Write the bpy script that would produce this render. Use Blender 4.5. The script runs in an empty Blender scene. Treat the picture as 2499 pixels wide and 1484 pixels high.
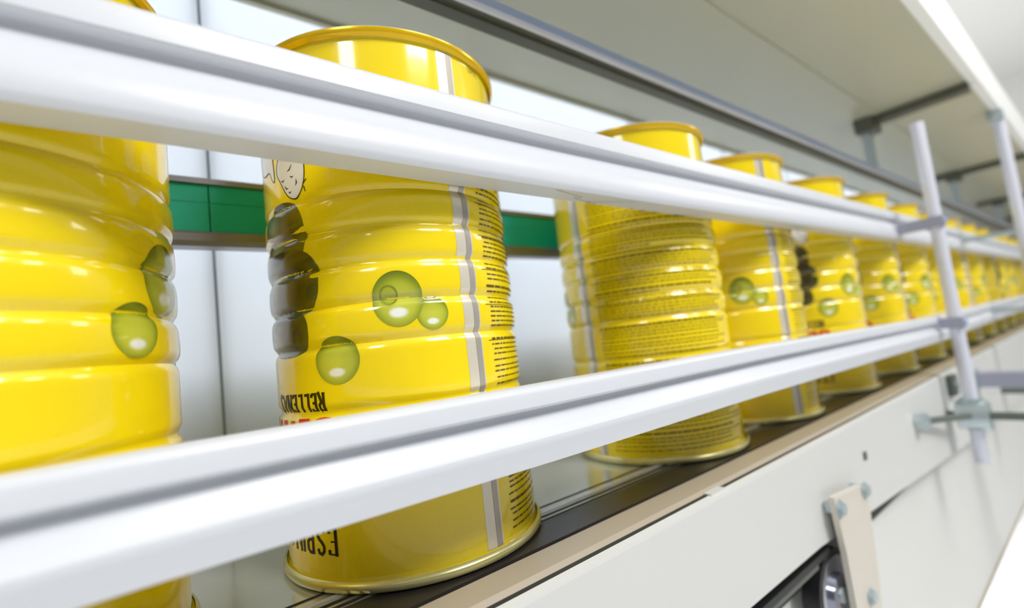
import bpy, bmesh, math, random
from mathutils import Vector, Matrix
random.seed(7)
S = bpy.context.scene
COL = S.collection

# ------------------------------------------------------------------ camera
R = ((0.78430594, -0.03592848, 0.61933298),
     (-0.60963984, 0.14027351, 0.78016832),
     (-0.11490628, -0.9894607, 0.08811392))
cam_data = bpy.data.cameras.new('camera')
cam = bpy.data.objects.new('camera', cam_data)
COL.objects.link(cam)
right = Vector([R[i][0] for i in range(3)]); down = Vector([R[i][1] for i in range(3)]); fwd = Vector([R[i][2] for i in range(3)])
m = Matrix.Identity(4)
for i in range(3):
    m[i][0] = right[i]; m[i][1] = -down[i]; m[i][2] = -fwd[i]
cam.matrix_world = m
cam_data.sensor_width = 36.0
cam_data.lens = 36.0 * 1182.77 / 2499.0
cam_data.clip_start = 0.005
cam_data.dof.use_dof = True
cam_data.dof.focus_distance = 0.235
cam_data.dof.aperture_fstop = 4.0
S.camera = cam

# ------------------------------------------------------------------ light
W = bpy.data.worlds.new('world'); S.world = W; W.use_nodes = True
bg = W.node_tree.nodes['Background']
bg.inputs[0].default_value = (0.84, 0.91, 1.0, 1)
bg.inputs[1].default_value = 0.17

def area(name, loc, target, sx, sy, power, color=(1, 1, 1)):
    l = bpy.data.lights.new(name, 'AREA'); l.shape = 'RECTANGLE'; l.size = sx; l.size_y = sy
    l.energy = power; l.color = color
    o = bpy.data.objects.new(name, l); COL.objects.link(o)
    o.location = loc
    o.rotation_euler = (Vector(target) - Vector(loc)).to_track_quat('-Z', 'Y').to_euler()
    return o
area('main_hall_lamp', (0.75, -1.85, 2.05), (0.30, 0.284, 0.0), 0.85, 0.85, 57, (1, 0.985, 0.96))
area('hall_lamp', (-0.90, -0.60, 0.95), (0.137, 0.284, 0.03), 0.30, 0.45, 6, (1, 0.98, 0.95))
area('hall_lamp', (1.30, -1.10, 1.25), (0.30, 0.284, 0.03), 0.28, 0.30, 3.5, (1, 0.98, 0.95))
area('hall_lamp', (3.6, -1.3, 1.6), (1.6, 0.25, 0.0), 0.6, 0.9, 10, (1, 0.98, 0.95))
area('unseen_backlight', (0.9, 1.15, 0.75), (0.9, 0.45, 0.10), 4.0, 0.6, 80, (0.93, 0.96, 1.0))  # unseen light source, makes the milky panels bright from behind
area('ceiling_fill_light', (4.0, 0.2, 0.7), (4.0, 0.2, 2.4), 7.0, 3.5, 62)  # added fill pointing up, brightens the ceiling beyond the hood
S.view_settings.view_transform = 'Standard'
S.view_settings.look = 'None'
S.view_settings.exposure = 0.08
S.view_settings.gamma = 1.0
S.view_settings.use_curve_mapping = False

# ------------------------------------------------------------------ materials
def srgb(r, g, b):
    return tuple(((c / 255) / 12.92 if c / 255 <= 0.04045 else ((c / 255 + 0.055) / 1.055) ** 2.4) for c in (r, g, b)) + (1,)

def mat(name, col, rough=0.5, metal=0.0, noise=0.0, nscale=40, coat=0.0, bump=0.0, bscale=300, stretch=(1, 1, 1), spec=0.5, trans=0.0):
    M = bpy.data.materials.new(name); M.use_nodes = True
    nt = M.node_tree; b = nt.nodes['Principled BSDF']
    b.inputs['Base Color'].default_value = col
    b.inputs['Roughness'].default_value = rough
    b.inputs['Metallic'].default_value = metal
    b.inputs['Specular IOR Level'].default_value = spec
    b.inputs['Coat Weight'].default_value = coat
    b.inputs['Coat Roughness'].default_value = 0.03
    tc = nt.nodes.new('ShaderNodeTexCoord'); mp = nt.nodes.new('ShaderNodeMapping')
    mp.inputs['Scale'].default_value = stretch
    nt.links.new(tc.outputs['Object'], mp.inputs['Vector'])
    if noise:
        n = nt.nodes.new('ShaderNodeTexNoise'); n.inputs['Scale'].default_value = nscale; n.inputs['Detail'].default_value = 6
        nt.links.new(mp.outputs[0], n.inputs['Vector'])
        mx = nt.nodes.new('ShaderNodeMix'); mx.data_type = 'RGBA'
        mx.inputs[6].default_value = tuple(c * (1 - noise) for c in col[:3]) + (1,)
        mx.inputs[7].default_value = tuple(min(1, c * (1 + noise)) for c in col[:3]) + (1,)
        nt.links.new(n.outputs[0], mx.inputs[0]); nt.links.new(mx.outputs[2], b.inputs['Base Color'])
    if bump:
        n2 = nt.nodes.new('ShaderNodeTexNoise'); n2.inputs['Scale'].default_value = bscale; n2.inputs['Detail'].default_value = 4
        nt.links.new(mp.outputs[0], n2.inputs['Vector'])
        bp = nt.nodes.new('ShaderNodeBump'); bp.inputs['Strength'].default_value = bump; bp.inputs['Distance'].default_value = 0.001
        nt.links.new(n2.outputs[0], bp.inputs['Height']); nt.links.new(bp.outputs[0], b.inputs['Normal'])
    if trans:
        tl = nt.nodes.new('ShaderNodeBsdfTranslucent'); tl.inputs[0].default_value = col
        ms = nt.nodes.new('ShaderNodeMixShader'); ms.inputs[0].default_value = trans
        out = nt.nodes['Material Output']
        nt.links.new(b.outputs[0], ms.inputs[1]); nt.links.new(tl.outputs[0], ms.inputs[2]); nt.links.new(ms.outputs[0], out.inputs[0])
    return M

M_yel = mat('yellow_lacquer', srgb(254, 224, 18), 0.14, 0.0, noise=0.03, nscale=12, coat=0.6)
M_seam = mat('bare_tin_seam', srgb(234, 226, 208), 0.25, 0.3, noise=0.06, nscale=60)
M_seamline = mat('weld_line', srgb(182, 176, 164), 0.3, 0.3)
M_rimtop = mat('gold_rim', srgb(240, 195, 20), 0.2, 0.35, noise=0.04)
M_rimbot = mat('pale_gold_tin', srgb(222, 214, 150), 0.25, 0.6, noise=0.05)
M_black = mat('black_ink', srgb(30, 22, 8), 0.25)
M_ink = mat('grey_ink', srgb(95, 80, 10), 0.3)
M_red = mat('red_ink', srgb(215, 35, 25), 0.25)
M_whiteink = mat('white_ink', srgb(232, 232, 240), 0.2)
M_rail = mat('white_rail_plastic', srgb(217, 220, 227), 0.32, noise=0.025, nscale=14, bump=0.10, bscale=220, stretch=(0.08, 1, 1))
M_alu = mat('brushed_aluminium', srgb(150, 146, 152), 0.33, 0.75, noise=0.12, nscale=70, stretch=(0.03, 1, 1))
M_green = mat('green_plastic', srgb(0, 186, 168), 0.5, noise=0.05, nscale=30)
M_greenline = mat('green_joint', srgb(0, 95, 72), 0.5)
M_wall = mat('milky_panel', srgb(236, 240, 246), 0.22, noise=0.015, nscale=6, trans=0.5)
M_seamgap = mat('panel_joint', srgb(150, 158, 172), 0.6)
M_hood = mat('grey_hood_paint', srgb(184, 182, 158), 0.35, noise=0.04, nscale=3)
M_hoodwhite = mat('white_hood_edge', srgb(245, 245, 243), 0.35, noise=0.01)
M_beamlit = mat('steel_lit_tint', srgb(172, 188, 222), 0.3, 0.15, noise=0.12, nscale=50, stretch=(0.03, 1, 1))  # pale blue puts the cool light on the beam front into the colour
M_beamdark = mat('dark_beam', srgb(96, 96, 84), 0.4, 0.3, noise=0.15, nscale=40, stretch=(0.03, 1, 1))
M_steel = mat('bed_steel', srgb(224, 227, 225), 0.11, 0.6, noise=0.03, nscale=10)
M_belt = mat('dark_chain', srgb(44, 40, 40), 0.35, noise=0.2, nscale=80)
M_beige = mat('beige_wear_plastic', srgb(172, 161, 143), 0.45, noise=0.07, nscale=30, stretch=(0.2, 1, 1))
M_panel = mat('white_painted_steel', srgb(212, 213, 211), 0.4, noise=0.015, nscale=4)
M_panel2 = mat('white_skirt_steel', srgb(222, 222, 220), 0.4, noise=0.012, nscale=3)
M_gap = mat('dark_gap', srgb(45, 45, 44), 0.6)
M_rod = mat('chrome_rod', srgb(226, 228, 242), 0.35, 0.15, noise=0.05)
M_clamp = mat('zinc_clamp', srgb(185, 198, 202), 0.35, 0.6, noise=0.08, nscale=60)
M_clampdark = mat('dark_clamp', srgb(92, 100, 92), 0.5)
M_bracket = mat('beige_bracket_steel', srgb(214, 208, 196), 0.4, 0.1, noise=0.04)
M_rubber = mat('black_rubber', srgb(22, 22, 24), 0.45)
M_chrome = mat('polished_chrome', srgb(190, 192, 205), 0.12, 0.95)
M_blue = mat('blue_grey_paint', srgb(160, 162, 182), 0.45, noise=0.04)
M_floor = mat('floor_resin', srgb(236, 236, 234), 0.4, noise=0.03, nscale=2)
M_ceil = mat('ceiling_paint', srgb(232, 232, 230), 0.7, noise=0.02, nscale=1)

def attr_mat(name, attr, rough=0.14):
    M = bpy.data.materials.new(name); M.use_nodes = True
    nt = M.node_tree; b = nt.nodes['Principled BSDF']
    a = nt.nodes.new('ShaderNodeAttribute'); a.attribute_name = attr
    nt.links.new(a.outputs['Color'], b.inputs['Base Color'])
    b.inputs['Roughness'].default_value = rough; b.inputs['Coat Weight'].default_value = 0.6; b.inputs['Coat Roughness'].default_value = 0.03
    return M
M_print = attr_mat('colour_print', 'print')

# ------------------------------------------------------------------ helpers
def link(name, me, parent=None, mt=None, smooth=False, loc=None):
    if mt: me.materials.append(mt)
    o = bpy.data.objects.new(name, me); COL.objects.link(o)
    if smooth:
        for p in me.polygons: p.use_smooth = True
    if parent: o.parent = parent
    if loc is not None: o.location = loc
    return o

def from_bm(name, bm, mt, parent=None, smooth=False, bevel=0.0, sharp=40):
    if bevel:
        es = [e for e in bm.edges if len(e.link_faces) == 2 and e.calc_face_angle(0) > math.radians(30)]
        bmesh.ops.bevel(bm, geom=es, offset=bevel, segments=2, affect='EDGES', profile=0.5, clamp_overlap=True)
    bmesh.ops.recalc_face_normals(bm, faces=bm.faces)
    me = bpy.data.meshes.new(name); bm.to_mesh(me); bm.free()
    o = link(name, me, parent, mt, smooth)
    if smooth:
        try: me.set_sharp_from_angle(angle=math.radians(sharp))
        except Exception: pass
    return o

def box(bm, a, b):
    x0, y0, z0 = a; x1, y1, z1 = b
    v = [bm.verts.new(p) for p in ((x0, y0, z0), (x1, y0, z0), (x1, y1, z0), (x0, y1, z0), (x0, y0, z1), (x1, y0, z1), (x1, y1, z1), (x0, y1, z1))]
    for f in ((0, 3, 2, 1), (4, 5, 6, 7), (0, 1, 5, 4), (1, 2, 6, 5), (2, 3, 7, 6), (3, 0, 4, 7)):
        bm.faces.new([v[i] for i in f])

def boxobj(name, a, b, mt, parent=None, bevel=0.0):
    bm = bmesh.new(); box(bm, a, b)
    return from_bm(name, bm, mt, parent, bevel=bevel, smooth=bevel > 0)

def cyl(bm, p0, p1, r0, r1=None, seg=24, caps=True):
    r1 = r0 if r1 is None else r1
    p0 = Vector(p0); p1 = Vector(p1); ax = (p1 - p0).normalized()
    u = ax.orthogonal().normalized(); w = ax.cross(u)
    A = [bm.verts.new(p0 + (u * math.cos(t) + w * math.sin(t)) * r0) for t in [2 * math.pi * i / seg for i in range(seg)]]
    B = [bm.verts.new(p1 + (u * math.cos(t) + w * math.sin(t)) * r1) for t in [2 * math.pi * i / seg for i in range(seg)]]
    for i in range(seg):
        j = (i + 1) % seg; bm.faces.new((A[i], A[j], B[j], B[i]))
    if caps: bm.faces.new(A[::-1]); bm.faces.new(B)

def cylobj(name, p0, p1, r, mt, parent=None, seg=24, bevel=0.0, r1=None):
    bm = bmesh.new(); cyl(bm, p0, p1, r, r1, seg=seg)
    return from_bm(name, bm, mt, parent, smooth=True, bevel=bevel)

def thing(name, label, cat, loc=(0, 0, 0), group=None):
    o = bpy.data.objects.new(name, None); COL.objects.link(o); o.location = loc; o.empty_display_size = 0.02
    o['label'] = label; o['category'] = cat
    if group: o['group'] = group
    return o

def extrude_x(bm, prof, xs, dz=lambda x: 0.0, dy=lambda x: 0.0, closed=True, caps=True):
    """loft a (y, z) outline along x"""
    rows = []
    for x in xs:
        rows.append([bm.verts.new((x, y + dy(x), z + dz(x))) for y, z in prof])
    n = len(prof)
    for a, b in zip(rows, rows[1:]):
        for i in range(n if closed else n - 1):
            j = (i + 1) % n
            bm.faces.new((a[i], a[j], b[j], b[i]))
    if caps and closed:
        bm.faces.new(rows[0]); bm.faces.new(rows[-1][::-1])

def interp(tab):
    def f(x):
        if x <= tab[0][0]: return tab[0][1]
        for (a, va), (b, vb) in zip(tab, tab[1:]):
            if x <= b:
                t = (x - a) / (b - a); return va + (vb - va) * t
        return tab[-1][1]
    return f

XS = [-0.45 + 0.05 * i for i in range(30)] + [1.1 + 0.3 * i for i in range(16)]

# ------------------------------------------------------------------ the setting
def structure(o):
    o['kind'] = 'structure'; return o

structure(boxobj('floor', (-3, -4, -1.0), (8, 3, -0.95), M_floor))
structure(boxobj('ceiling', (-3, -4, 2.4), (8, 3, 2.45), M_ceil))
structure(boxobj('wall_right', (8, -4, -1.0), (8.05, 3, 2.45), M_ceil))
structure(boxobj('wall_back', (-3, 2.0, -1.0), (8, 2.05, 2.45), M_ceil))

ZB, ZT, DY, RB = -0.1045, 0.1709, 0.2839, 0.0717
HGT = ZT - ZB

# milky enclosure wall behind the conveyor, made of panels
back = thing('back_enclosure', 'milky white panel wall standing behind the row of yellow tins', 'wall panel', (0, 0.45, -0.30))
x = 0.0555 - 0.29 * 2
while x < 6.4:
    boxobj('wall_panel', (x + 0.0012, 0, 0), (x + 0.2888, 0.006, 0.637), M_wall, back)
    boxobj('joint_strip', (x - 0.0012, 0.0015, 0), (x + 0.0012, 0.0075, 0.637), M_seamgap, back)
    x += 0.29

boxobj('backlight_blocker', (-0.60, 0.050, 0.0), (6.4, 0.058, 0.335), M_panel, back)  # added unseen plate, blocks the backlight so the lower panels darken

# hood over the line
hood = thing('machine_hood', 'large grey machine hood with a bright white front edge over the conveyor', 'hood', (0, 0.111, 0.338))
HX0, HX1 = -0.6, 6.4
boxobj('rear_panel', (HX0, 0.1221, 0.0), (HX1, 0.338, 0.012), M_hood, hood)
boxobj('front_panel', (HX0, 0.0, 0.0), (HX1, 0.122, 0.011), M_hood, hood)
boxobj('front_edge', (HX0, -0.012, -0.002), (HX1, 0.0, 0.066), M_hoodwhite, hood, bevel=0.002)
boxobj('fold_strip', (HX0, 0.118, -0.0012), (HX1, 0.130, 0.0), M_hood, hood, bevel=0.0006)
boxobj('rear_lip', (HX0, 0.333, -0.004), (HX1, 0.339, 0.0), M_hood, hood)
for cx, y1 in ((1.075, 0.139), (1.80, 0.188), (2.55, 0.188), (3.3, 0.188)):
    boxobj('crossbar', (cx - 0.012, 0.0, -0.014), (cx + 0.012, y1 + 0.01, -0.0005), M_beamdark, hood, bevel=0.001)
    boxobj('corner_block', (cx - 0.022, 0.125, -0.026), (cx + 0.022, 0.155, -0.0005), M_beamdark, hood, bevel=0.002)
    boxobj('hanger', (cx - 0.010, 0.137, -0.092), (cx + 0.010, 0.149, -0.026), M_clamp, hood, bevel=0.001)

beam = thing('ceiling_beam', 'dark steel beam with a blue-grey edge tinted as lit hanging under the hood', 'beam', (0, 0.25, 0.239))
bm = bmesh.new()
extrude_x(bm, [(0.002, 0.0), (0.0215, 0.0), (0.0215, 0.0035), (0.002, 0.0035)], [HX0, HX1]); from_bm('bottom_flange', bm, M_beamdark, beam)
bm = bmesh.new()
extrude_x(bm, [(0.0, -0.0005), (0.002, -0.001), (0.002, 0.004), (0.0, 0.0035)], [HX0, HX1]); from_bm('lower_edge', bm, M_rod, beam)  # lighter colour paints the highlight along the beam edge
bm = bmesh.new()
extrude_x(bm, [(0.0, 0.0036), (0.002, 0.0036), (0.002, 0.0105), (0.0, 0.0105)], [HX0, HX1]); from_bm('front_flange', bm, M_beamlit, beam)
bm = bmesh.new()
extrude_x(bm, [(0.009, -0.002), (0.012, -0.002), (0.012, 0.0), (0.009, 0.0)], [HX0, HX1]); from_bm('bottom_rib', bm, M_beamdark, beam)

# ------------------------------------------------------------------ conveyor
conv = thing('conveyor', 'long white conveyor frame carrying the standing row of yellow tins', 'conveyor', (0, 0, ZB))
CX0, CX1 = -0.55, 6.4
def cbox(name, a, b, mt, bevel=0.0): return boxobj(name, a, b, mt, conv, bevel)
cbox('chain_belt', (CX0, 0.2065, -0.006), (CX1, 0.2305, -0.0006), M_belt)
bm = bmesh.new()
extrude_x(bm, [(0.231, -0.012), (0.448, -0.012), (0.448, -0.0006), (0.231, -0.0006)], [CX0, CX1]); from_bm('bed_plate', bm, M_steel, conv)
cbox('bed_ridge', (CX0, 0.2322, -0.0006), (CX1, 0.2340, -0.0001), M_gap)
cbox('bed_ridge', (CX0, 0.2375, -0.0006), (CX1, 0.2392, -0.0001), M_gap)
cbox('bed_ridge', (CX0, 0.2425, -0.0006), (CX1, 0.2455, -0.0001), M_rod)
cbox('bed_ridge', (CX0, 0.2515, -0.0006), (CX1, 0.2525, -0.0001), M_gap)
bm = bmesh.new()
extrude_x(bm, [(0.1835, -0.003), (0.186, -0.0008), (0.2035, -0.0008), (0.2055, -0.0024), (0.2055, -0.012), (0.1835, -0.012)], [CX0, CX1]); from_bm('wear_strip', bm, M_beige, conv, smooth=True, sharp=25)
cbox('edge_groove', (CX0, 0.1806, -0.013), (CX1, 0.1834, -0.0026), M_gap)
cbox('splice_clip', (0.283, 0.1785, -0.010), (0.300, 0.1838, -0.0018), M_panel, 0.0008)
# white side panel: top hem, then a plate whose lower edge drops slowly
PZ = interp(((-0.55, -0.078), (0.30, -0.078), (0.42, -0.079), (1.0, -0.1155), (1.6, -0.14), (6.4, -0.14)))
bm = bmesh.new(); PXS = [CX0, 0.0, 0.2, 0.3, 0.42, 0.54, 0.7, 0.85, 1.0, 1.3, 1.6, 2.4, 6.4]
rows = []
for px in PXS:
    zb = PZ(px)
    rows.append([bm.verts.new((px, y, z)) for y, z in ((0.1765, -0.0035), (0.1800, -0.0025), (0.1805, -0.006), (0.1805, zb), (0.1760, zb), (0.1760, -0.0055))])
for a, b in zip(rows, rows[1:]):
    for i in range(6):
        j = (i + 1) % 6; bm.faces.new((a[i], a[j], b[j], b[i]))
bm.faces.new(rows[0]); bm.faces.new(rows[-1][::-1])
from_bm('side_panel', bm, M_panel, conv)
cbox('inner_frame', (CX0, 0.190, -0.110), (CX1, 0.197, -0.0125), M_gap)
cbox('lower_skirt', (CX0, 0.200, -0.352), (CX1, 0.205, -0.079), M_panel2, 0.001)
cbox('skirt_hem', (CX0, 0.198, -0.3545), (CX1, 0.205, -0.3505), M_beige, 0.0008)
cbox('access_tab', (0.5415, 0.1745, -0.040), (0.5475, 0.1760, -0.033), M_clampdark)
for lx in (-0.3, 0.9, 2.1, 3.3, 4.5, 5.7):
    cbox('leg', (lx, 0.25, -0.845), (lx + 0.05, 0.30, -0.0125), M_panel2, 0.002)

# return chain below the side panel, running over a pulley
rc = thing('return_chain', 'thin black return belt running under the side panel to the pulley', 'belt')
bm = bmesh.new()
extrude_x(bm, [(0.176, -0.1885), (0.186, -0.1885), (0.186, -0.1935), (0.176, -0.1935)], [CX0, 0.435]); from_bm('belt_top_strand', bm, M_rubber, rc)
bm = bmesh.new()
extrude_x(bm, [(0.178, -0.1937), (0.184, -0.1937), (0.184, -0.1990), (0.178, -0.1990)], [CX0, 0.415]); from_bm('belt_lower_face', bm, M_clampdark, rc)

pul = thing('pulley', 'shiny black-rimmed pulley wheel behind the beige bracket', 'pulley', (0.440, 0.1735, -0.2270))
cylobj('tyre', (0, 0.004, 0), (0, 0.017, 0), 0.0345, M_rubber, pul, 48, 0.002)
cylobj('disc', (0, 0.0035, 0), (0, 0.0041, 0), 0.029, M_chrome, pul, 48)
cylobj('hub', (0, 0.0005, 0), (0, 0.0036, 0), 0.016, M_chrome, pul, 32, 0.0008)
cylobj('axle', (0, -0.0005, 0), (0, 0.0180, 0), 0.006, M_clamp, pul, 20)

# bracket plate that holds the pulley
br = thing('pulley_bracket', 'beige steel bracket plate with three bolts on the lower side panel', 'bracket', (0, 0.166, 0))
k = 0.167 / 0.16
pts = [(0.4153, -0.1418), (0.4866, -0.1489), (0.4775, -0.225), (0.4728, -0.2456), (0.471, -0.262), (0.423, -0.262), (0.4231, -0.2254), (0.4215, -0.185)]
pts = [(a * k, b * k) for a, b in pts]
bm = bmesh.new()
f0 = [bm.verts.new((a, 0.0, b)) for a, b in pts]; f1 = [bm.verts.new((a, 0.0045, b)) for a, b in pts]
bm.faces.new(f0); bm.faces.new(f1[::-1])
for i in range(len(pts)):
    j = (i + 1) % len(pts); bm.faces.new((f0[j], f0[i], f1[i], f1[j]))
from_bm('plate', bm, M_bracket, br, smooth=True, bevel=0.0008)
for a, b in ((0.4219, -0.1513), (0.4776, -0.1523), (0.4525, -0.228)):
    a *= k; b *= k
    bo = cylobj('bolt', (a, -0.004, b), (a, 0.0095, b), 0.0052, M_clamp, br, 6, 0.0006)
    cylobj('washer', (a, -0.0012, b), (a, 0.0, b), 0.0068, M_clamp, bo, 24)

# ------------------------------------------------------------------ guide rails
up_dz = interp(((-0.45, 0.0006), (0.0, 0.0004), (0.18, -0.0004), (0.42, 0.0004), (0.95, 0.0026), (1.8, 0.0026), (6, 0.0026)))
lo_dz = interp(((-0.45, 0.001), (0.0, 0.001), (0.15, -0.0006), (0.35, -0.0016), (0.9, -0.0080), (1.2, -0.005), (1.8, -0.0025), (6, -0.0025)))

def arc(cy, cz, r, a0, a1, n):
    return [(cy + r * math.cos(math.radians(a0 + (a1 - a0) * i / n)), cz + r * math.sin(math.radians(a0 + (a1 - a0) * i / n))) for i in range(n + 1)]

def make_rail(name, label, top, lip, groove, ridge, bfront, bback, backtop, yf, yb, dz):
    t = thing(name, label, 'guide rail', (0, 0, 0), 'white guide rails in front of the tins')
    # outline from the top rear, over the lip, into the groove, round the nose, to the underside
    h = top - lip
    pr = [(yb, backtop), (yf + 0.0055, top + 0.0008)]
    pr += arc(yf + 0.0035, top - 0.0030, 0.0035, 75, 180, 6)
    pr += [(yf, lip + 0.0012), (yf + 0.0010, lip)]
    pr += [(yf + 0.0058, lip - 0.0002), (yf + 0.0062, lip - 0.0012), (yf + 0.0058, lip + (groove - lip) * 0.35), (yf + 0.0048, lip + (groove - lip) * 0.7), (yf + 0.0036, groove), (yf + 0.0023, groove - 0.0024), (yf + 0.0012, groove - 0.0048)]
    pr += [(yf + 0.0002, (groove + ridge) / 2 - 0.001), (yf, ridge + 0.002), (yf + 0.0006, ridge + 0.0003)]
    pr += [bfront, bback]
    bm = bmesh.new(); extrude_x(bm, pr, XS, dz)
    o = from_bm('rail_profile', bm, M_rail, t, smooth=True, sharp=38)
    return t, o

rail_u, o = make_rail('guide_rail', 'upper white plastic guide rail crossing in front of the tin tops', 0.1280, 0.1162, 0.1066, 0.0892,
                      (0.1920, 0.0876), (0.2085, 0.0880), 0.1285, 0.190, 0.2100, up_dz)
rail_l, o = make_rail('guide_rail', 'lower white plastic guide rail crossing in front of the tin bottoms', -0.0180, -0.0276, -0.0350, -0.0440,
                      (0.1680, -0.0522), (0.1985, -0.0515), -0.0206, 0.165, 0.2080, lo_dz)
# cracked joint on the underside of the upper rail
def under_z(y): return 0.0876 + (y - 0.192) / 0.0165 * 0.0004
bm = bmesh.new()
def crack(a, b, w=0.00022):
    (xa, ya), (xb, yb) = a, b
    d = Vector((xb - xa, yb - ya, 0)).normalized(); n = Vector((-d.y, d.x, 0)) * w
    vs = []
    for (px, py), sg in (((xa, ya), 1), ((xb, yb), 1), ((xb, yb), -1), ((xa, ya), -1)):
        vs.append(bm.verts.new((px + n.x * sg, py + n.y * sg, under_z(py + n.y * sg) + up_dz(px) - 0.00008)))
    bm.faces.new(vs)
crack((0.196, 0.1940), (0.224, 0.1995)); crack((0.224, 0.1995), (0.219, 0.2020)); crack((0.219, 0.2020), (0.227, 0.2045)); crack((0.227, 0.2045), (0.244, 0.2080))
crack((0.234, 0.2063), (0.272, 0.1945))
from_bm('joint_crack', bm, M_ink, rail_u)

# rear guide rail with green insert
rr = thing('rear_guide_rail', 'green plastic strip in a grey metal channel behind the tins', 'guide rail', (0, 0.37, 0))
boxobj('channel_back', (CX0, 0.005, 0.0895), (CX1, 0.011, 0.1365), M_alu, rr)
bm = bmesh.new(); extrude_x(bm, [(-0.004, 0.1315), (0.005, 0.1315), (0.005, 0.1362), (-0.002, 0.1362), (-0.004, 0.1350)], [CX0, CX1]); from_bm('upper_flange', bm, M_alu, rr)
bm = bmesh.new(); extrude_x(bm, [(-0.003, 0.0990), (-0.004, 0.0975), (-0.004, 0.0925), (-0.001, 0.0895), (0.005, 0.0895), (0.005, 0.0990)], [CX0, CX1]); from_bm('lower_flange', bm, M_alu, rr)
xg = 0.0445 - 0.6
gi = []
for a, b in ((CX0, 0.0440), (0.0448, 0.640), (0.6408, 1.24), (1.2408, 2.6), (2.6008, CX1)):
    boxobj('green_insert', (a, -0.0015, 0.0993), (b, 0.005, 0.1190), M_green, rr, bevel=0.0002)
    boxobj('green_insert', (a, -0.0015, 0.1193), (b, 0.005, 0.1313), M_green, rr, bevel=0.0002)
boxobj('joint_line', (CX0, 0.002, 0.1186), (CX1, 0.0049, 0.1196), M_greenline, rr)
for sx in (-0.3, 0.9, 2.1, 3.3):
    boxobj('standoff', (sx, 0.0112, 0.10), (sx + 0.03, 0.0798, 0.125), M_alu, rr)

# ------------------------------------------------------------------ rod stands that clamp the rails
def stand(x, y, zb, zt, label, r=0.0078):
    t = thing('rail_stand', label, 'stand', (x, y, 0))
    cylobj('rod', (0, 0, zb), (0, 0, zt), r, M_rod, t, 24, 0.002)
    for z, n in ((0.103, 'u'), (-0.036, 'l')):
        c = boxobj('rail_clamp', (-0.011, -0.0095, z - 0.007), (0.004, 0.0405 if n == 'u' else 0.0158, z + 0.007), M_blue, t, 0.0015)
        cylobj('clamp_screw', (-0.0065, -0.013, z), (-0.0065, -0.009, z), 0.0035, M_beamlit, c, 6)
    b = cylobj('boss', (0, -0.016, zb + 0.062), (0, 0.016, zb + 0.062), 0.019, M_clamp, t, 28, 0.004)
    cylobj('boss_knob', (0, 0, zb + 0.085), (0.0, 0, zb + 0.045), 0.0125, M_clamp, t, 20, 0.002)
    cylobj('cross_bar', (0, -0.115, zb + 0.062), (0, 0.0268, zb + 0.062), 0.0052, M_clampdark, t, 20)
    cylobj('side_arm', (0, 0, zb + 0.062), (-0.150, 0.0215, zb + 0.080), 0.0042, M_clampdark, t, 16)
    cylobj('wall_nut', (-0.150, 0.0150, zb + 0.080), (-0.150, 0.0265, zb + 0.080), 0.010, M_clamp, t, 6, 0.001)
    return t
stand(0.875, 0.1490, -0.222, 0.245, 'short pale round stand rod clamping both rails left of the longer rod')

post = thing('hood_post', 'long pale rod rising from the rails to the white hood edge at the right', 'post', (1.305, 0.105, 0))
cylobj('rod', (0, 0, -0.22), (0, 0, 0.3355), 0.0088, M_rod, post, 24)
boxobj('hood_foot', (-0.02, -0.008, 0.318), (0.02, 0.014, 0.3358), M_clamp, post, 0.002)
cylobj('rail_arm', (0, 0.0, 0.106), (0, 0.0845, 0.106), 0.005, M_clamp, post, 16)
cylobj('rail_arm', (0, 0.0, -0.038), (0, 0.0605, -0.038), 0.005, M_clamp, post, 16)
cylobj('foot_arm', (0, 0.0, -0.19), (0, 0.0708, -0.19), 0.006, M_clampdark, post, 16)

cb = thing('cross_beam', 'blue-grey horizontal beam joining the conveyor side at the far right', 'beam', (1.08, 0, 0))
boxobj('beam_body', (0.0, -0.9, -0.152), (0.03, 0.1755, -0.1295), M_blue, cb, 0.001)
boxobj('end_plate', (-0.004, 0.1715, -0.156), (0.034, 0.1758, -0.1255), M_clamp, cb, 0.001)
boxobj('beam_leg', (0.0, -0.9, -0.95), (0.03, -0.87, -0.152), M_blue, cb, 0.001)

cl = thing('dark_clamp_block', 'small dark green-grey block on the side panel beside the short rod', 'clamp', (0.912, 0.1758, -0.125))
boxobj('block', (-0.014, -0.008, -0.014), (0.014, 0, 0.014), M_clampdark, cl, 0.002)
cylobj('screw', (0, -0.011, 0), (0, -0.008, 0), 0.005, M_clamp, cl, 6)

# ------------------------------------------------------------------ the tins
GROOVES = (0.0835, 0.1150, 0.1345, 0.1542, 0.1725, 0.1905)
def prof_r(z):
    r = RB
    for g in GROOVES:
        r -= 0.0017 * math.exp(-((z - g) / 0.0019) ** 2)
    if 0.1150 < z < 0.1905:     # the ribs between the grooves bulge a little
        gs = [g for g in GROOVES if g >= 0.115]
        for a, b in zip(gs, gs[1:]):
            if a <= z <= b: r += 0.0007 * math.sin(math.pi * (z - a) / (b - a))
    return r

def sp(phi, z, off=0.0):
    p = math.radians(phi); r = prof_r(z) + off
    return (r * math.sin(p), -r * math.cos(p), z)

def lathe(prof, seg=96, cap0=False, cap1=False):
    bm = bmesh.new(); rings = []
    for r, z in prof:
        rings.append([bm.verts.new((r * math.sin(2 * math.pi * i / seg), -r * math.cos(2 * math.pi * i / seg), z)) for i in range(seg)])
    for a, b in zip(rings, rings[1:]):
        for i in range(seg):
            j = (i + 1) % seg; bm.faces.new((a[i], a[j], b[j], b[i]))
    if cap0: bm.faces.new(rings[0][::-1])
    if cap1: bm.faces.new(rings[-1])
    return bm

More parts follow.
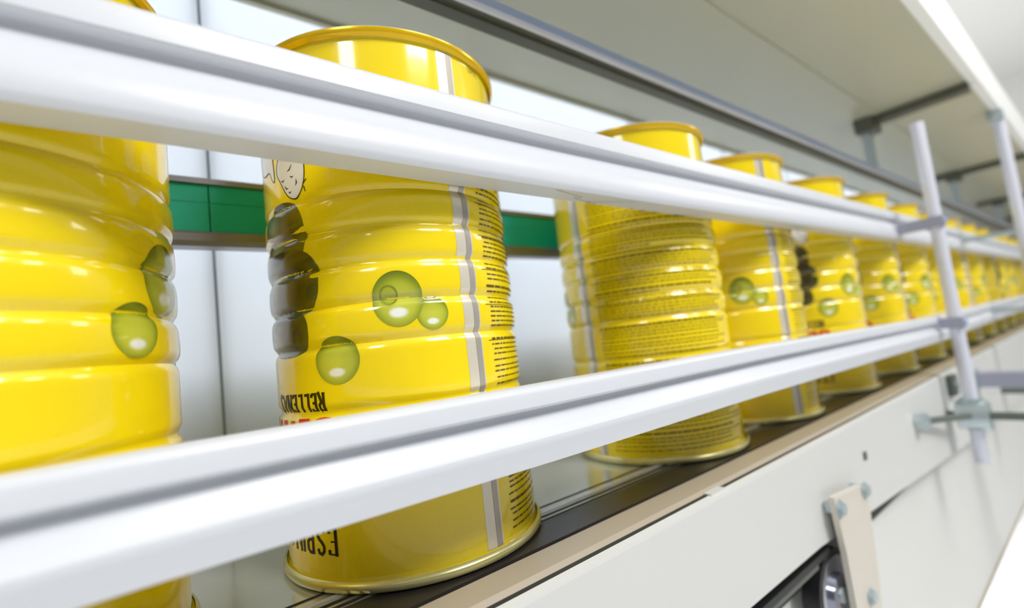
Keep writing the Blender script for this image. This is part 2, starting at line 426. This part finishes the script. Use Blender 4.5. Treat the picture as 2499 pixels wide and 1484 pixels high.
def surf_strip(bm, path, off, dphi=2.0, dz=0.0012, flat=False):
    """path: list of (phi, z, halfwidth in mm) -> ribbon on the tin surface"""
    pts = []
    for (a, za, wa), (b, zb_, wb) in zip(path, path[1:]):
        L = math.hypot((b - a) * RB * math.pi / 180, zb_ - za); n = max(1, int(L / 0.0012))
        for i in range(n):
            t = i / n; pts.append((a + (b - a) * t, za + (zb_ - za) * t, wa + (wb - wa) * t))
    pts.append(path[-1])
    prev = None; K = math.pi / 180 * RB
    for i, (a, z, w) in enumerate(pts):
        p0 = pts[max(0, i - 1)]; p1 = pts[min(len(pts) - 1, i + 1)]
        dx = (p1[0] - p0[0]) * K; dzz = p1[1] - p0[1]; L = math.hypot(dx, dzz) or 1
        nx, nz = -dzz / L, dx / L
        row = []
        m_ = 4 if w > 0.0012 else 2
        for q in range(5 if True else m_):
            s = (q / 4 * 2 - 1) * w
            row.append(bm.verts.new(sp(a + nx * s / K, z + nz * s, off)))
        if prev:
            for q in range(4): bm.faces.new((prev[q], prev[q + 1], row[q + 1], row[q]))
        prev = row

def surf_rect(bm, p0, p1, z0, z1, off, dp=2.0, dz=0.0012):
    n = max(1, int(math.ceil(abs(p1 - p0) / dp))); m_ = max(1, int(math.ceil((z1 - z0) / dz)))
    g = [[bm.verts.new(sp(p0 + (p1 - p0) * i / n, z0 + (z1 - z0) * j / m_, off)) for j in range(m_ + 1)] for i in range(n + 1)]
    for i in range(n):
        for j in range(m_): bm.faces.new((g[i][j], g[i + 1][j], g[i + 1][j + 1], g[i][j + 1]))

def surf_blob(outline, off, colf, rings=16, name='blob'):
    """outline: closed list of (phi, z); colf(u, v, t) gives the printed colour"""
    cp = sum(p for p, z in outline) / len(outline); cz = sum(z for p, z in outline) / len(outline)
    bm = bmesh.new(); lay = bm.loops.layers.float_color.new('print'); data = {}
    c = bm.verts.new(sp(cp, cz, off)); data[c] = (0, 0, 0)
    prev = None
    mp = max(abs(p - cp) for p, z in outline); mz = max(abs(z - cz) for p, z in outline)
    for k in range(1, rings + 1):
        t = k / rings; ring = []
        for p, z in outline:
            v = bm.verts.new(sp(cp + (p - cp) * t, cz + (z - cz) * t, off)); ring.append(v)
            data[v] = ((p - cp) * t / mp, (z - cz) * t / mz, t)
        n = len(ring)
        for i in range(n):
            j = (i + 1) % n
            if prev: bm.faces.new((prev[i], prev[j], ring[j], ring[i]))
            else: bm.faces.new((c, ring[j], ring[i]))
        prev = ring
    for f in bm.faces:
        for l in f.loops: l[lay] = colf(*data[l.vert])
    return bm

def ell(cp, cz, rp, rz, n=48, wob=0.0, pw=2.0):
    out = []
    for i in range(n):
        t = 2 * math.pi * i / n; c, s = math.cos(t), math.sin(t)
        c = math.copysign(abs(c) ** (2 / pw), c); s = math.copysign(abs(s) ** (2 / pw), s)
        out.append((cp + rp * c * (1 + wob * math.sin(3 * t)), cz + rz * s))
    return out

def lerp(a, b, t):
    t = max(0, min(1, t)); return tuple(a[i] + (b[i] - a[i]) * t for i in range(3)) + (1,)

C_OL, C_OM, C_OD, C_OW = srgb(205, 208, 70), srgb(158, 168, 30), srgb(96, 112, 30), srgb(244, 246, 236)
def olive_col(u, v, t):                     # the printed picture of a green olive with its pimento hole
    c = lerp(C_OL, C_OM, (u * u * 0.5 + max(0, v) * 0.9 + t * t * 0.3))
    c = lerp(c, C_OD, (t - 0.72) * 1.6 + max(0, v - 0.25) * 0.7)
    h = math.hypot((u + 0.02) / 0.36, (v + 0.50) / 0.18)
    if h < 1.15: c = lerp(C_OW, c, (h - 0.75) / 0.4)
    return c
def olive_hole(u, v, t):
    c = olive_col(u, v, t)
    q = math.hypot((u + 0.35) / 0.33, (v - 0.14) / 0.33)
    if q < 1.0: c = lerp(C_OM, C_OL, 0.3)
    if 0.82 < q < 1.18: c = lerp(C_OD, c, abs(q - 1) / 0.18)
    return c
C_D0, C_D1, C_D2 = srgb(74, 62, 14), srgb(158, 148, 122), srgb(98, 98, 24)
def dark_col(u, v, t):
    c = lerp(C_D1, C_D0, abs(u + 0.35) * 1.2)
    c = lerp(c, C_D2, (t - 0.55) * 2.0)
    return lerp(c, C_D0, (v - 0.35) * 1.5)
C_W = srgb(230, 230, 240)
def white_col(u, v, t): return C_W

# letters as strokes in a unit box (x right, y up), drawn upside down on the tin
def stroke_letters(ch):
    s = {
        'E': [((.85, .02), (.85, .2)), ((.85, .8), (.85, .98)), ((.18, 0), (.18, 1)), ((.18, .03), (.85, .03)), ((.18, .5), (.7, .5)), ((.18, .97), (.85, .97))],
        'L': [((.18, 0), (.18, 1)), ((.18, .05), (.88, .05))],
        'I': [((.5, 0), (.5, 1))],
        'N': [((.12, 0), (.12, 1)), ((.12, 1), (.88, 0)), ((.88, 0), (.88, 1))],
        'A': [((.05, 0), (.5, 1)), ((.5, 1), (.95, 0)), ((.22, .35), (.78, .35))],
        'V': [((.05, 1), (.5, 0)), ((.5, 0), (.95, 1))],
        'R': [((.18, 0), (.18, 1)), ((.18, .97), (.6, .97), (.85, .85), (.85, .62), (.6, .5), (.18, .5)), ((.5, .5), (.75, .2), (1.0, -.08))],
        'P': [((.22, 0), (.22, 1)), ((.22, .97), (.65, .97), (.88, .85), (.88, .6), (.65, .48), (.22, .48))],
        'S': [((.85, .8), (.75, .95), (.45, 1), (.2, .88), (.18, .7), (.4, .55), (.65, .45), (.85, .3), (.8, .1), (.5, 0), (.25, .04), (.12, .2))],
        'O': [((.5, .97), (.16, .95), (.06, .5), (.16, .05), (.5, .03), (.84, .05), (.94, .5), (.84, .95), (.5, .97))],
        '2': [((.1, .8), (.3, 1), (.7, 1), (.9, .75), (.1, 0), (.9, 0))],
        '0': [((.5, 1), (.15, .8), (.15, .2), (.5, 0), (.85, .2), (.85, .8), (.5, 1))],
        '9': [((.85, .55), (.5, .42), (.15, .6), (.2, .9), (.5, 1), (.8, .9), (.85, .55), (.75, .1), (.4, 0))],
    }
    return s[ch]
K_DEG = 180 / (math.pi * RB)
def write(bm, text, phi_start, z_base, height, width, stroke, off, serif=0.0, gap=0.28, thin=1.0):
    """text starts at phi_start (its right end in view) and runs left, upside down: baseline is uppermost"""
    x = 0.0
    for ch in text:
        w = width * (0.45 if ch == 'I' else 1.15 if ch in 'NA' else 1.0)
        def tr(px, py): return (phi_start - (x + px * w) * K_DEG, z_base - py * height)
        for st in stroke_letters(ch):
            vert = abs(st[0][0] - st[-1][0]) < 0.05 or len(st) > 2
            hw = stroke * (1.0 if vert else thin)
            surf_strip(bm, [tr(*p) + (hw,) for p in st], off)
            if serif and vert and len(st) == 2 and abs(st[0][1] - st[1][1]) > 0.9:
                for (px, py) in st:
                    surf_strip(bm, [tr(px - serif, py) + (stroke * 0.45,), tr(px + serif, py) + (stroke * 0.45,)], off)
        x += w * (1 + gap)

def build_tin():
    t = thing('olive_tin', 'x', 'tin', (0, 0, 0), 'upturned yellow olive tins standing in a row on the conveyor')
    zs = [0.0052 + i * (HGT - 0.0104) / 150 for i in range(151)]
    pr = [(prof_r(z), z) for z in zs]
    body = from_bm('tin_body', lathe([(0.0738, 0.0034)] + pr + [(0.0738, HGT - 0.0034)], 96), M_yel, t, smooth=True, sharp=60)
    from_bm('bottom_rim', lathe([(0.0, 0.0035), (0.0688, 0.0035), (0.0695, 0.0), (0.0735, -0.0), (0.0748, 0.0009), (0.0750, 0.0030), (0.0744, 0.0043), (0.0730, 0.0052)], 96), M_rimbot, t, smooth=True, sharp=50)
    from_bm('top_rim', lathe([(0.0730, HGT - 0.0052), (0.0743, HGT - 0.0041), (0.0750, HGT - 0.0028), (0.0750, HGT - 0.0010)], 96), M_rimtop, t, smooth=True, sharp=50)
    from_bm('lid', lathe([(0.0750, HGT - 0.0010), (0.0743, HGT - 0.0001), (0.0728, HGT), (0.0708, HGT - 0.0003), (0.0695, HGT - 0.005), (0.0673, HGT - 0.0052), (0.0690, HGT - 0.0042), (0.0, HGT - 0.0042)], 96), M_seam, t, smooth=True, sharp=50)
    bm = bmesh.new(); surf_rect(bm, 0.2, 8.8, 0.0055, HGT - 0.0055, 0.00012); o = from_bm('side_seam', bm, M_seam, t, smooth=True)
    bm = bmesh.new(); surf_rect(bm, 5.2, 8.0, 0.0055, HGT - 0.0055, 0.00028, dp=1.4); from_bm('weld_line', bm, M_seamline, o, smooth=True)
    # printed olives
    for nm, outl, cf, off in (('printed_olive', ell(-13.5, 0.1262, 6.5, 0.0085), olive_col, 0.00013),
                              ('printed_olive', ell(-26.5, 0.1345, 9.8, 0.0138), olive_hole, 0.00022),
                              ('printed_olive', ell(-52.5, 0.1080, 9.6, 0.0117), olive_col, 0.00016)):
        from_bm(nm, surf_blob(outl, off, cf), M_print, t, smooth=True)
    for cp, cz, rp, rz, cf, pw, off in ((-78, 0.1740, 15.5, 0.0190, dark_col, 2.5, 0.00013), (-79, 0.1490, 21.5, 0.0180, dark_col, 2.8, 0.00020), (-81, 0.1240, 16.5, 0.0120, dark_col, 2.8, 0.00027)):
        from_bm('printed_black_olive', surf_blob(ell(cp, cz, rp, rz, pw=pw), off, cf, rings=18), M_print, t, smooth=True)
    for cp, cz, rp, rz in ((178, 0.150, 11, 0.016), (163, 0.128, 9, 0.011), (-150, 0.12, 9.5, 0.012)):
        from_bm('printed_olive', surf_blob(ell(cp, cz, rp, rz), 0.00016, olive_col, rings=12), M_print, t, smooth=True)
    # printed white garlic shapes with outline and creases
    g = [(-75, .232), (-74, .222), (-77, .214), (-77.5, .209), (-75, .2035), (-71, .1955), (-67, .1925), (-63.5, .1945), (-61.0, .2005), (-60.3, .210), (-61.5, .222), (-64, .232), (-69, .236)]
    def smoothpoly(P, n=4):
        out = []
        for i in range(len(P)):
            p0, p1, p2, p3 = P[i - 1], P[i], P[(i + 1) % len(P)], P[(i + 2) % len(P)]
            for k in range(n):
                s = k / n
                out.append(tuple(0.5 * ((2 * p1[d]) + (-p0[d] + p2[d]) * s + (2 * p0[d] - 5 * p1[d] + 4 * p2[d] - p3[d]) * s * s + (-p0[d] + 3 * p1[d] - 3 * p2[d] + p3[d]) * s ** 3) for d in (0, 1)))
        return out
    gs = smoothpoly(g)
    ga = from_bm('printed_garlic', surf_blob(gs, 0.00016, white_col, rings=12), M_print, t, smooth=True)
    bm = bmesh.new()
    surf_strip(bm, [p + (0.00028,) for p in gs + gs[:1]], 0.00024)
    for a, b, c in (((-74.5, .2045), (-73.3, .2035), (-72.2, .2045)), ((-72.2, .2010), (-71.2, .1990), (-70.0, .1990)), ((-70, .1972), (-69.2, .1962), (-68.2, .1968)), ((-70, .2080), (-68.5, .2085), (-67.0, .2110)), ((-68.5, .2050), (-67.4, .2040), (-66.4, .2045)), ((-65.6, .1990), (-64.9, .2005), (-65.1, .2025))):
        surf_strip(bm, [a + (0.0001,), b + (0.00045,), c + (0.0001,)], 0.00026)
    surf_strip(bm, [(-61.6, .1990, .0004), (-59.6, .2010, .0002)], 0.00026); surf_strip(bm, [(-61.2, .1975, .0003), (-60.6, .1945, .0002)], 0.00026)
    from_bm('outline', bm, M_black, ga)
    g2 = smoothpoly([(-96, .231), (-84, .231), (-81, .222), (-80, .207), (-82, .2075), (-85, .213), (-92, .2135), (-97, .220)])
    gb = from_bm('printed_garlic', surf_blob(g2, 0.00016, white_col, rings=10), M_print, t, smooth=True)
    bm = bmesh.new(); surf_strip(bm, [p + (0.00025,) for p in g2 + g2[:1]], 0.00024); from_bm('outline', bm, M_black, gb)
    # lettering, printed upside down because the tin stands on its lid
    bm = bmesh.new(); write(bm, 'RELLENAS', -59.3, 0.0930, 0.0092, 0.0040, 0.00080, 0.0002, serif=0.24, gap=0.25, thin=0.8); from_bm('lettering', bm, M_black, t)
    bm = bmesh.new(); write(bm, 'OLIVAS', -55.5, 0.0800, 0.0180, 0.0120, 0.0019, 0.0002, gap=0.14); from_bm('red_lettering', bm, M_red, t)
    bm = bmesh.new(); write(bm, 'ESPINALER', -58.5, 0.0290, 0.0125, 0.0060, 0.00085, 0.0002, serif=0.15, gap=0.25, thin=0.42); from_bm('brand_lettering', bm, M_black, t)
    bm = bmesh.new(); write(bm, '20902', 27.5, 0.2660, -0.0042, 0.0016, 0.00013, 0.0002, gap=0.35); from_bm('batch_code', bm, M_ink, t)
    # fine print panel on the other side of the seam
    bm = bmesh.new(); rnd = random.Random(3)
    z = 0.010; row = 0
    while z < 0.222:
        if any(abs(z - g_) < 0.0016 for g_ in GROOVES): z += 0.0008; continue
        head = row % 9 == 4
        p = 15.0 + rnd.uniform(0, 1.5); end = 112 - rnd.uniform(0, 18 if rnd.random() < .7 else 60)
        hgt = 0.0014 if head else 0.0008
        while p < end:
            w = rnd.uniform(1.2, 4.5) * (1.3 if head else 1)
            surf_rect(bm, p, p + w, z, z + hgt, 0.00016, dp=3, dz=0.0015)
            p += w + rnd.uniform(0.5, 0.9)
        z += 0.0044 if head else rnd.choice((0.0026, 0.0026, 0.0034)); row += 1
    o = from_bm('fine_print', bm, M_ink, t); o['kind'] = 'stuff'
    bm = bmesh.new()
    for z in (0.0785, 0.1095, 0.1290, 0.1485, 0.1675, 0.1860): surf_rect(bm, 13.0, 112, z, z + 0.00035, 0.0002, dp=3)
    from_bm('ruled_line', bm, M_ink, t)
    return t

def copy_tree(o, parent=None):
    c = o.copy(); COL.objects.link(c)
    if parent: c.parent = parent
    for ch in list(o.children): copy_tree(ch, c)
    return c

proto = build_tin()
TINS = [(-0.245, -60, 'yellow olive tin outside the left frame edge, first of the row'),
        (-0.054, -112, 'blurred yellow olive tin cut off by the left edge of the picture'),
        (0.1335, 1.5, 'large sharp yellow olive tin showing RELLENAS lettering, green olives and white garlic'),
        (0.382, -99.5, 'yellow olive tin covered in fine print, right of the sharp RELLENAS tin'),
        (0.548, -26.5, 'yellow olive tin with a grey vertical seam, right of the fine print tin'),
        (0.738, 8, 'yellow olive tin with red lettering at its left edge, right of the grey-seamed tin'),
        (0.934, 0, 'smaller blurred yellow olive tin, second one left of the short rod'),
        (1.116, 10, 'smaller blurred yellow olive tin just left of the short rod')]
ordn = ['first', 'second', 'third', 'fourth', 'fifth', 'sixth', 'seventh', 'eighth', 'ninth', 'tenth', 'eleventh', 'twelfth', 'thirteenth', 'fourteenth']
for i in range(14):
    TINS.append((1.298 + 0.182 * i, [0, -20, 15, -60, 30, 5, -100, 12, 60, 0, 20, -30, 8, 0][i], '%s far yellow olive tin beyond the short rod, counted away from it' % ordn[i]))
for i, (tx, rot, lab) in enumerate(TINS):
    o = proto if i == 0 else copy_tree(proto)
    o.location = (tx, DY, ZB); o.rotation_euler = (0, 0, math.radians(rot)); o['label'] = lab
